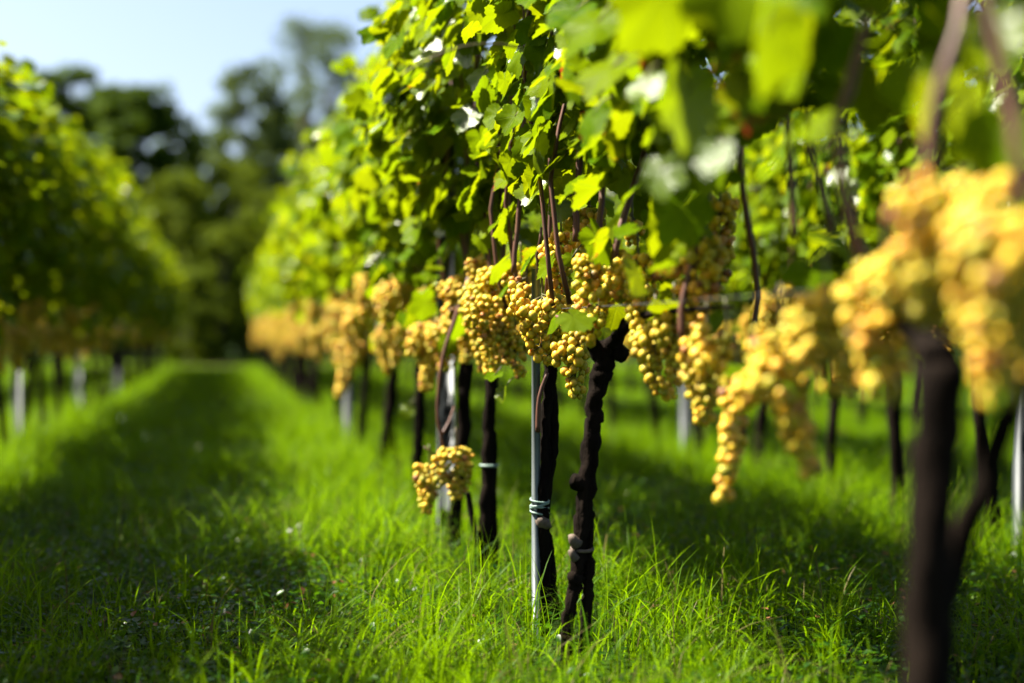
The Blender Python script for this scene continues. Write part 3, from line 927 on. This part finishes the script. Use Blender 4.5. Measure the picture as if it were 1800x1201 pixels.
# --- the rest of the rows
FOL = []
for i in range(7):
    P, Nn, T, sc = canopy(0.0, -0.52, 0.52, 720, seed=1000 + i)
    v, f, u = leaf_mass(P, Nn, T, sc, MID)
    FOL.append(mesh('foliage', v, f, M_LEAF, uv=u))
FOLF = []
for i in range(6):
    P, Nn, T, sc = canopy(0.0, -0.54, 0.54, 620, seed=1100 + i)
    v, f, u = leaf_mass(P, Nn, T, sc * 1.12, LOW)
    FOLF.append(mesh('foliage', v, f, M_LEAF, uv=u))

FOLL = []
for i in range(6):
    P, Nn, T, sc = canopy(0.0, -0.53, 0.53, 1050, seed=1200 + i, holes=0.15, dome=False)
    v, f, u = leaf_mass(P, Nn, T, sc, MID if i < 4 else LOW)
    FOLL.append(mesh('foliage', v, f, M_LEAF, uv=u))

ORD = ['first', 'second', 'third', 'fourth', 'fifth', 'sixth', 'seventh', 'eighth', 'ninth', 'tenth', 'eleventh', 'twelfth']


def far_vine(X, y, label, group, near, seed, nc=9, shapes=None, tall=1.0):
    r = vine_root((X + random.uniform(-.03, .03), y, 0), label, group)
    R = random.Random(seed)
    fo = ob('foliage', R.choice(shapes or (FOL if near else FOLF)), r, kind='stuff')
    # the fuller face stays towards the light
    fo.scale = (R.uniform(0.92, 1.08), R.choice((-1, 1)) * R.uniform(0.97, 1.05), (R.uniform(0.96, 1.05) + 0.05 * (y > 9)) * tall)
    t = ob('trunk', R.choice(TRUNKS), r)
    t.rotation_euler.z = R.choice((0, math.pi)) + R.uniform(-.1, .1)
    if near:
        for k in range(6):
            if R.random() < 0.7:
                ob('cane', CANES[k], r)
    random_clusters(r, y - .5, y + .5, r.location.x, nc, seed + 5, CL_FAR)
    return r


y = YS[-1] + 1.0
k = 10
while y < 36:
    lab = f'{ORD[k]} trunk of the sunlit row, out of focus' if k < 12 else 'blurred vine towards the far end of the sunlit row'
    far_vine(XC, y, lab, 'vines of the sunlit row', y < 15, 2000 + k, nc=12)
    y += 0.98; k += 1
# shaded row across the path
y = 2.4
vis = 0
while y < 36:
    X = ROWS['L']
    if 7.4 < y < 11.6:
        lab = f'{ORD[vis]} vine in view of the shaded row, counted from the picture edge'
        vis += 1
        r = vine_root((X, y, 0), lab, 'vines of the shaded row')
        P, Nn, T, sc = canopy(X, y - .5, y + .5, 1050, ht=2.36, holes=0.15, dome=False, seed=2300 + vis)
        # in this row the face towards the path is the shaded one
        p0 = P.copy(); p0[:, 0] = 2 * X - P[:, 0]
        sel = p0
        F = frames(Nn, T)
        order = np.argsort(-(P[:, 0] - X) - 0.2 * sc)
        for i in order[:220]:
            m = Matrix.Identity(4)
            for a in range(3):
                for b in range(3):
                    m[a][b] = F[i, a, b] * sc[i]
                m[a][3] = P[i, a] - r.location[a]
            ob('leaf', HI_ME[int(rng.integers(0, 10))], r, mtx=m)
        rest = order[220:]
        v, f, u = leaf_mass(P[rest], Nn[rest], T[rest], sc[rest], MID, tuple(r.location))
        ob('foliage', mesh('foliage', v, f, M_LEAF, uv=u), r, kind='stuff')
        t = ob('trunk', random.choice(TRUNKS), r)
        for q in range(6):
            ob('cane', CANES[q], r)
        random_clusters(r, y - .5, y + .5, X + .12, 8, 2340 + vis, CL_MID)
    else:
        lab = 'vine of the shaded row beyond the picture edge' if y < 7.5 else ('blurred vine towards the far end of the shaded row' if vis >= 9 else f'{ORD[vis]} vine in view of the shaded row, counted from the picture edge')
        if y >= 7.5: vis += 1
        fv = far_vine(X, y, lab, 'vines of the shaded row', y < 16, 2400 + int(y * 10), shapes=FOLL, tall=random.uniform(0.86, 1.0))
        if y < 7.4:
            fo = [c for c in fv.children if c.name.startswith('foliage')][0]
            fo.scale = (1.0, random.choice((0.7, 0.9, 1.05)), random.choice((0.82, 0.92, 1.0)))  # unseen vines, foliage resized to shape the shadow and sun gaps on the path
    y += 1.0
# row behind the sunlit row
y = 4.2
vis = 0
for y in [4.2, 5.2, px_y(1580, 3.0), px_y(1455, 3.0)] + list(np.arange(px_y(1455, 3.0) + 1.0, 30, 1.0)):
    X = ROWS['R']
    lab = f'{ORD[vis]} vine of the row behind, seen through the gap under the golden clusters' if vis < 6 else 'blurred vine deep in the row behind the sunlit row'
    vis += 1
    if y < 9:
        r = vine_root((X, y, 0), lab, 'vines of the row behind')
        P, Nn, T, sc = canopy(X, y - .5, y + .5, 640, seed=2500 + vis)
        add_leaves(r, P, Nn, T, sc, 220)
        ob('trunk', TRUNKS[vis % 5], r)
        for q in range(6):
            ob('cane', CANES[q], r)
        random_clusters(r, y - .5, y + .5, X, 6, 2540 + vis, CL_MID)
    else:
        far_vine(X, y, lab, 'vines of the row behind', y < 14, 2600 + vis, nc=6)
for y in np.arange(8.5, 30, 1.05):
    far_vine(ROWS['R2'], y, 'blurred vine of the second row behind, glimpsed between the trunks', 'vines of the second row behind', False, 2700 + int(y * 10), nc=5)
for y in np.arange(16, 36, 1.05):
    far_vine(ROWS['L2'], y, 'vine of the row beyond the shaded row, glimpsed under it', 'vines beyond the shaded row', False, 2800 + int(y * 10), nc=5)


# ------------------------------------------------------------------ grass and weeds
def wedge(n, za, zb, margin=1.2):
    z = np.sqrt(rng.uniform(0, 1, n * 2) * (zb ** 2 - za ** 2) + za ** 2) if za > 6 else rng.uniform(za, zb, n * 2)
    half = 0.36 * z + margin
    hm = half.max()
    keep = rng.uniform(0, 1, n * 2) < (half / hm if za <= 6 else 1)
    z = z[keep][:n]; half = half[keep][:n]
    r = rng.uniform(-1, 1, len(z)) * half
    return r * CY + z * SY, -r * SY + z * CY


def row_near(x):
    d = np.full_like(x, 9.0)
    for X in ROWS.values():
        d = np.minimum(d, np.abs(x - X))
    return d


def blades(x, y, length, width, lean, segs, z0=0.0):
    n = len(x)
    az = rng.uniform(0, 2 * np.pi, n)
    dx, dy = np.cos(az), np.sin(az)
    tw = az + np.pi / 2 + rng.normal(0, 0.5, n)
    wx, wy = np.cos(tw), np.sin(tw)
    V = []
    for s in range(segs + 1):
        t = s / segs
        out = lean * length * t * t
        up = length * (t - 0.42 * np.clip(lean, 0, 1.4) * t * t)
        c = np.stack([x + dx * out, y + dy * out, z0 + up], 1)
        if s < segs:
            w = width * (1 - 0.75 * t) * 0.5
            V.append(c + np.stack([wx * w, wy * w, 0 * w], 1)); V.append(c - np.stack([wx * w, wy * w, 0 * w], 1))
        else:
            V.append(c)
    V = np.stack(V, 1)                                  # n, 2*segs+1, 3
    k = V.shape[1]
    f = []
    for s in range(segs - 1):
        a = 2 * s
        f += [(a, a + 1, a + 3), (a, a + 3, a + 2)]
    f.append((2 * segs - 2, 2 * segs - 1, 2 * segs))
    F = np.array(f)[None] + (np.arange(n) * k)[:, None, None]
    rn = np.repeat(rng.uniform(0, 1, n), k)
    return V.reshape(-1, 3), F.reshape(-1, 3), rn


def foot_clear(x, y):
    k = np.ones(len(x), bool)
    for yy in YS[:6]:
        k &= ~((np.hypot((x - XC) * 1.0, (y - yy + 0.10) * 0.8) < 0.20) & (rng.uniform(0, 1, len(x)) < 0.75))
    return k


def stack(parts):
    V, F, Rn, o = [], [], [], 0
    for v, f, r in parts:
        V.append(v); F.append(f + o); Rn.append(r); o += len(v)
    return np.concatenate(V), np.concatenate(F), np.concatenate(Rn)


def grow(x, y):
    a = np.sin(x * 3.1 + 0.7) * np.sin(y * 2.3 + 1.1) + 0.7 * np.sin(x * 7.3 - y * 4.1) * np.sin(y * 6.1 + x) + 0.5 * np.sin(x * 13 + y * 3) * np.sin(y * 11 - x * 5)
    return np.clip(0.95 + 0.42 * a, 0.4, 1.9)


def tufts(n, za, zb, per, spread):
    x, y = wedge(n, za, zb)
    x = np.repeat(x, per) + rng.normal(0, spread, len(x) * per)
    y = np.repeat(y, per) + rng.normal(0, spread, len(y) * per)
    return x, y


parts = []
x, y = tufts(2300, 2.7, 9.5, 16, 0.022)
k_ = foot_clear(x, y); x, y = x[k_], y[k_]
parts.append(blades(x, y, rng.uniform(0.10, 0.28, len(x)) * grow(x, y), rng.uniform(0.0035, 0.008, len(x)), np.abs(rng.normal(0.8, 0.4, len(x))), 4))
# close sward
x, y = wedge(105000, 2.6, 7.2)
d = row_near(x)
tall = np.clip(1 - d / 0.75, 0, 1)
keep = (rng.uniform(0, 1, len(x)) < 0.30 + 0.05 * tall) & foot_clear(x, y)
x, y, tall = x[keep], y[keep], tall[keep]
ln = rng.uniform(0.05, 0.12, len(x)) * (1 + 0.35 * tall) * rng.choice([1, 1, 1, 1.5], len(x)) * grow(x, y)
parts.append(blades(x, y, ln, rng.uniform(0.003, 0.0065, len(x)), np.abs(rng.normal(0.55, 0.35, len(x))), 3))
# long arching blades along the foot of the rows
x, y = wedge(18000, 2.6, 8.0)
d = row_near(x)
keep = rng.uniform(0, 1, len(x)) < np.clip(1.1 - d / 0.6, 0.02, 1)
keep &= foot_clear(x, y)
x, y = x[keep], y[keep]
parts.append(blades(x, y, rng.uniform(0.14, 0.36, len(x)), rng.uniform(0.0035, 0.0075, len(x)), np.abs(rng.normal(0.7, 0.4, len(x))), 5))
# middle distance
x, y = wedge(120000, 7.0, 15.0, 1.5)
tall = np.clip(1 - row_near(x) / 0.8, 0, 1)
parts.append(blades(x, y, rng.uniform(0.08, 0.20, len(x)) * (1 + .7 * tall) * grow(x, y), rng.uniform(0.004, 0.008, len(x)), np.abs(rng.normal(0.55, 0.35, len(x))), 2))
# far
x, y = wedge(150000, 15.0, 46.0, 3.0)
keep = ~((y > 37.6) & (y < 41.4))
x, y = x[keep], y[keep]
tall = np.clip(1 - row_near(x) / 0.8, 0, 1)
parts.append(blades(x, y, rng.uniform(0.07, 0.16, len(x)) * (1 + .6 * tall), rng.uniform(0.012, 0.022, len(x)), np.abs(rng.normal(0.5, 0.3, len(x))), 1))
v, f, r = stack(parts)
ob('grass', mesh('grass', v, f, M_GRASS, rnd=r), kind='stuff', label='bright green grass between and under the vine rows', cat='grass')


def weeds(n, za, zb, smin, smax):
    """low broad-leaved weeds: small folded leaves on invisible-thin stalks close to the soil"""
    x, y = wedge(n, za, zb)
    d = row_near(x)
    patch = np.sin(x * 2.1 + 1.0) * np.sin(y * 1.7) + 0.6 * np.sin(x * 5.2 + y * 3.1)
    keep = rng.uniform(0, 1, len(x)) < np.clip(0.25 + 0.9 * (d > 0.55) + 0.35 * patch, 0.05, 1)
    x, y = x[keep], y[keep]
    m = len(x)
    s = rng.uniform(smin, smax, m)
    h = rng.uniform(0.015, 0.085, m)
    az = rng.uniform(0, 2 * np.pi, m)
    a = np.stack([np.cos(az), np.sin(az), rng.normal(0.0, 0.35, m)], 1)
    b = np.stack([-np.sin(az), np.cos(az), rng.normal(0.0, 0.35, m)], 1)
    p = np.stack([x, y, h], 1)
    up = np.array([0, 0, 1.0])
    s_ = s[:, None]
    V = np.stack([p, p + a * s_ * .45 + b * s_ * .42 + up * s_ * .16, p + a * s_ * .95 + b * s_ * .25 + up * s_ * .08, p + a * s_ * 1.15,
                  p + a * s_ * .95 - b * s_ * .25 + up * s_ * .08, p + a * s_ * .45 - b * s_ * .42 + up * s_ * .16], 1)
    f = np.array([(0, 3, 2), (0, 2, 1), (0, 4, 3), (0, 5, 4)])
    F = f[None] + (np.arange(m) * 6)[:, None, None]
    return V.reshape(-1, 3), F.reshape(-1, 3), np.repeat(rng.uniform(0, 1, m), 6)


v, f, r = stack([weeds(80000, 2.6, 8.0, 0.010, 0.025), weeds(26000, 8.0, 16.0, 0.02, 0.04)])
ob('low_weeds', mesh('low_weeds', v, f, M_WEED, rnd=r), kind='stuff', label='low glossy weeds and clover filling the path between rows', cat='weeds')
# dry fallen stalks near the foot of the row
x, y = wedge(500, 2.8, 6.5)
v, f, r = blades(x, y, rng.uniform(0.10, 0.28, len(x)), np.full(len(x), 0.003), rng.uniform(1.0, 2.0, len(x)), 3, 0.06)
ob('dry_stalks', mesh('dry_stalks', v, f, M_GRASS, rnd=np.ones_like(r)), kind='stuff', label='dry straw stalks lying in the grass', cat='straw')

# ------------------------------------------------------------------ trees beyond the rows
QUAD = (np.array([[0, -.5, 0], [.32, 0, .06], [0, .5, 0], [-.32, 0, .06]]), np.array([[0, 1, 2], [0, 2, 3]]))


def tree(name, label, px, z, top, hw, mat, nleaf, leaf, low=0.3, seed=0, sparse=1.0, cat='tree', group='trees beyond the vineyard'):
    R = np.random.default_rng(seed)
    b = at(px, 590, z)
    H = CAM_H + (590 - top) / 2500 * z
    W = hw / 2500 * z
    root = bpy.data.objects.new(name, None)
    root.location = (b.x, b.y, 0); root['label'] = label; root['category'] = cat; root['group'] = group
    COL.objects.link(root)
    ncl = max(30, int(190 * sparse))
    nleaf = int(nleaf * 1.9)
    u = R.uniform(low, 0.97, ncl)
    th = R.uniform(0, 6.28, ncl)
    prof = np.sin(np.pi * np.clip((u - low) / (1 - low) * 0.76 + 0.20, 0, 1)) ** 0.55
    rad = W * prof * R.uniform(0.15, 1.0, ncl) ** 0.5 * R.uniform(0.75, 1.12, ncl)
    cc = np.stack([rad * np.cos(th), rad * np.sin(th), u * H], 1)
    cr = W * R.uniform(0.10, 0.26, ncl)
    pick = R.integers(0, ncl, nleaf)
    dirs = R.normal(0, 1, (nleaf, 3)); dirs /= np.linalg.norm(dirs, axis=1, keepdims=True)
    pos = cc[pick] + dirs * (cr[pick] * R.uniform(0.2, 1.0, nleaf) ** 0.5)[:, None] * np.array([1, 1, 0.75])
    pos[:, 2] = np.maximum(pos[:, 2], 0.15)
    nr = dirs + R.normal(0, 0.6, (nleaf, 3)) + np.array([0, 0, .5])
    tp = R.normal(0, 1, (nleaf, 3)) - np.array([0, 0, .5])
    v, f, uv = leaf_mass(pos, nr, tp, R.uniform(0.7, 1.3, nleaf) * leaf, [QUAD])
    ob('crown', mesh('crown', v, f, mat, uv=uv), root, kind='stuff')
    lean = R.normal(0, .04, 2) * H
    tr = [tube([(0, 0, -.1), (lean[0] * .4, lean[1] * .4, H * .3), (lean[0], lean[1], H * .62), (lean[0] * 1.2, lean[1], H * .9)], [H * .022, H * .017, H * .010, H * .003], 8, H * .06, 0.06, seed)]
    ob('trunk', mesh('trunk', *tr[0], M_TRUNK), root)
    limbs = []
    for i in R.choice(ncl, min(12, ncl), replace=False):
        c = cc[i]
        s0 = max(0.12, c[2] / H * 0.6)
        q = np.array([lean[0] * s0, lean[1] * s0, H * s0])
        v, f = tube([q, q * .5 + c * .5 + np.array([0, 0, H * .02]), c], [H * .009, H * .006, H * .002], 5, H * .08, 0.05, seed + int(i))
        ob('limb', mesh('limb', v, f, M_TRUNK), root)
    return root


tree('dark_tree', 'dark rounded tree over the end of the shaded row, first of the dark group', 120, 50, 108, 90, M_TREE, 11000, 0.19, 0.15, 1)
tree('dark_tree', 'broad dark tree in the middle of the dark group beyond the path', 235, 47, 138, 115, M_TREE, 13000, 0.19, 0.12, 2)
tree('dark_tree', 'lower dark tree at the inner end of the dark group', 312, 52, 185, 64, M_TREE, 8000, 0.18, 0.12, 3)
tree('dark_tree', 'dark tree low behind the shaded row, beside the picture edge', 20, 56, 190, 100, M_TREE, 9000, 0.19, 0.12, 13)
tree('tall_tree', 'tall airy tree with sky showing through its crown above the sunlit row', 560, 58, 22, 118, M_OLIVE, 8000, 0.13, 0.42, 4, 0.9)
tree('tall_tree', 'olive green tree with open top standing beside the tall airy tree', 445, 54, 108, 98, M_OLIVE, 10000, 0.17, 0.22, 5)
tree('tall_tree', 'thin grey-green tree behind the sunlit row canopy', 640, 60, 100, 56, M_OLIVE, 3500, 0.13, 0.35, 6, 0.6)
tree('shrub', 'round olive shrub nearest the path end', 385, 43, 395, 84, M_SHRUB, 7000, 0.11, 0.05, 7, cat='shrub', group='shrubs at the path end')
tree('shrub', 'tall yellow-green shrub between the dark trees and the airy tree', 420, 47, 275, 84, M_SHRUB, 8500, 0.12, 0.08, 8, cat='shrub', group='shrubs at the path end')
tree('shrub', 'olive shrub in front of the dark trees, above the shaded row', 300, 44, 300, 100, M_SHRUB, 9000, 0.12, 0.06, 9, cat='shrub', group='shrubs at the path end')
tree('shrub', 'low olive shrub half hidden by the shaded row', 215, 45, 330, 84, M_SHRUB, 7000, 0.12, 0.05, 10, cat='shrub', group='shrubs at the path end')
tree('shrub', 'dark olive shrub against the end of the sunlit row', 470, 44, 330, 70, M_SHRUB, 7000, 0.12, 0.05, 11, cat='shrub', group='shrubs at the path end')
tree('shrub', 'small shrub low at the end of the shaded row', 330, 41, 470, 60, M_SHRUB, 5500, 0.10, 0.03, 12, cat='shrub', group='shrubs at the path end')

tree('dark_tree', 'dark tree filling the gap behind the first two dark trees', 178, 58, 158, 92, M_TREE, 10000, 0.19, 0.10, 14)
tree('dark_tree', 'dark green tree below the gap of sky, behind the yellow-green shrub', 372, 62, 222, 84, M_TREE, 10000, 0.19, 0.08, 15)
tree('dark_tree', 'dark green tree behind the foot of the tall airy tree', 500, 64, 190, 100, M_TREE, 10000, 0.19, 0.08, 16)

# a far wood closes the view behind everything
n = 26000
x = rng.uniform(-75, 110, n)
hmax = 6.0 + 1.6 * np.sin(x * 0.13) + 1.0 * np.sin(x * 0.41 + 2) + 0.6 * np.sin(x * 1.1)
pos = np.stack([x, 78 + rng.uniform(-3, 3, n), hmax * rng.uniform(0, 1, n) ** 0.8], 1)
nr = rng.normal(0, .7, (n, 3)) + np.array([-.3, -.6, .5]); tp = rng.normal(0, 1, (n, 3))
v, f, u = leaf_mass(pos, nr, tp, rng.uniform(0.5, 1.0, n), [QUAD])
ob('far_wood', mesh('far_wood', v, f, M_TREE, uv=u), kind='stuff', label='far dark wood closing the view behind the trees', cat='wood')
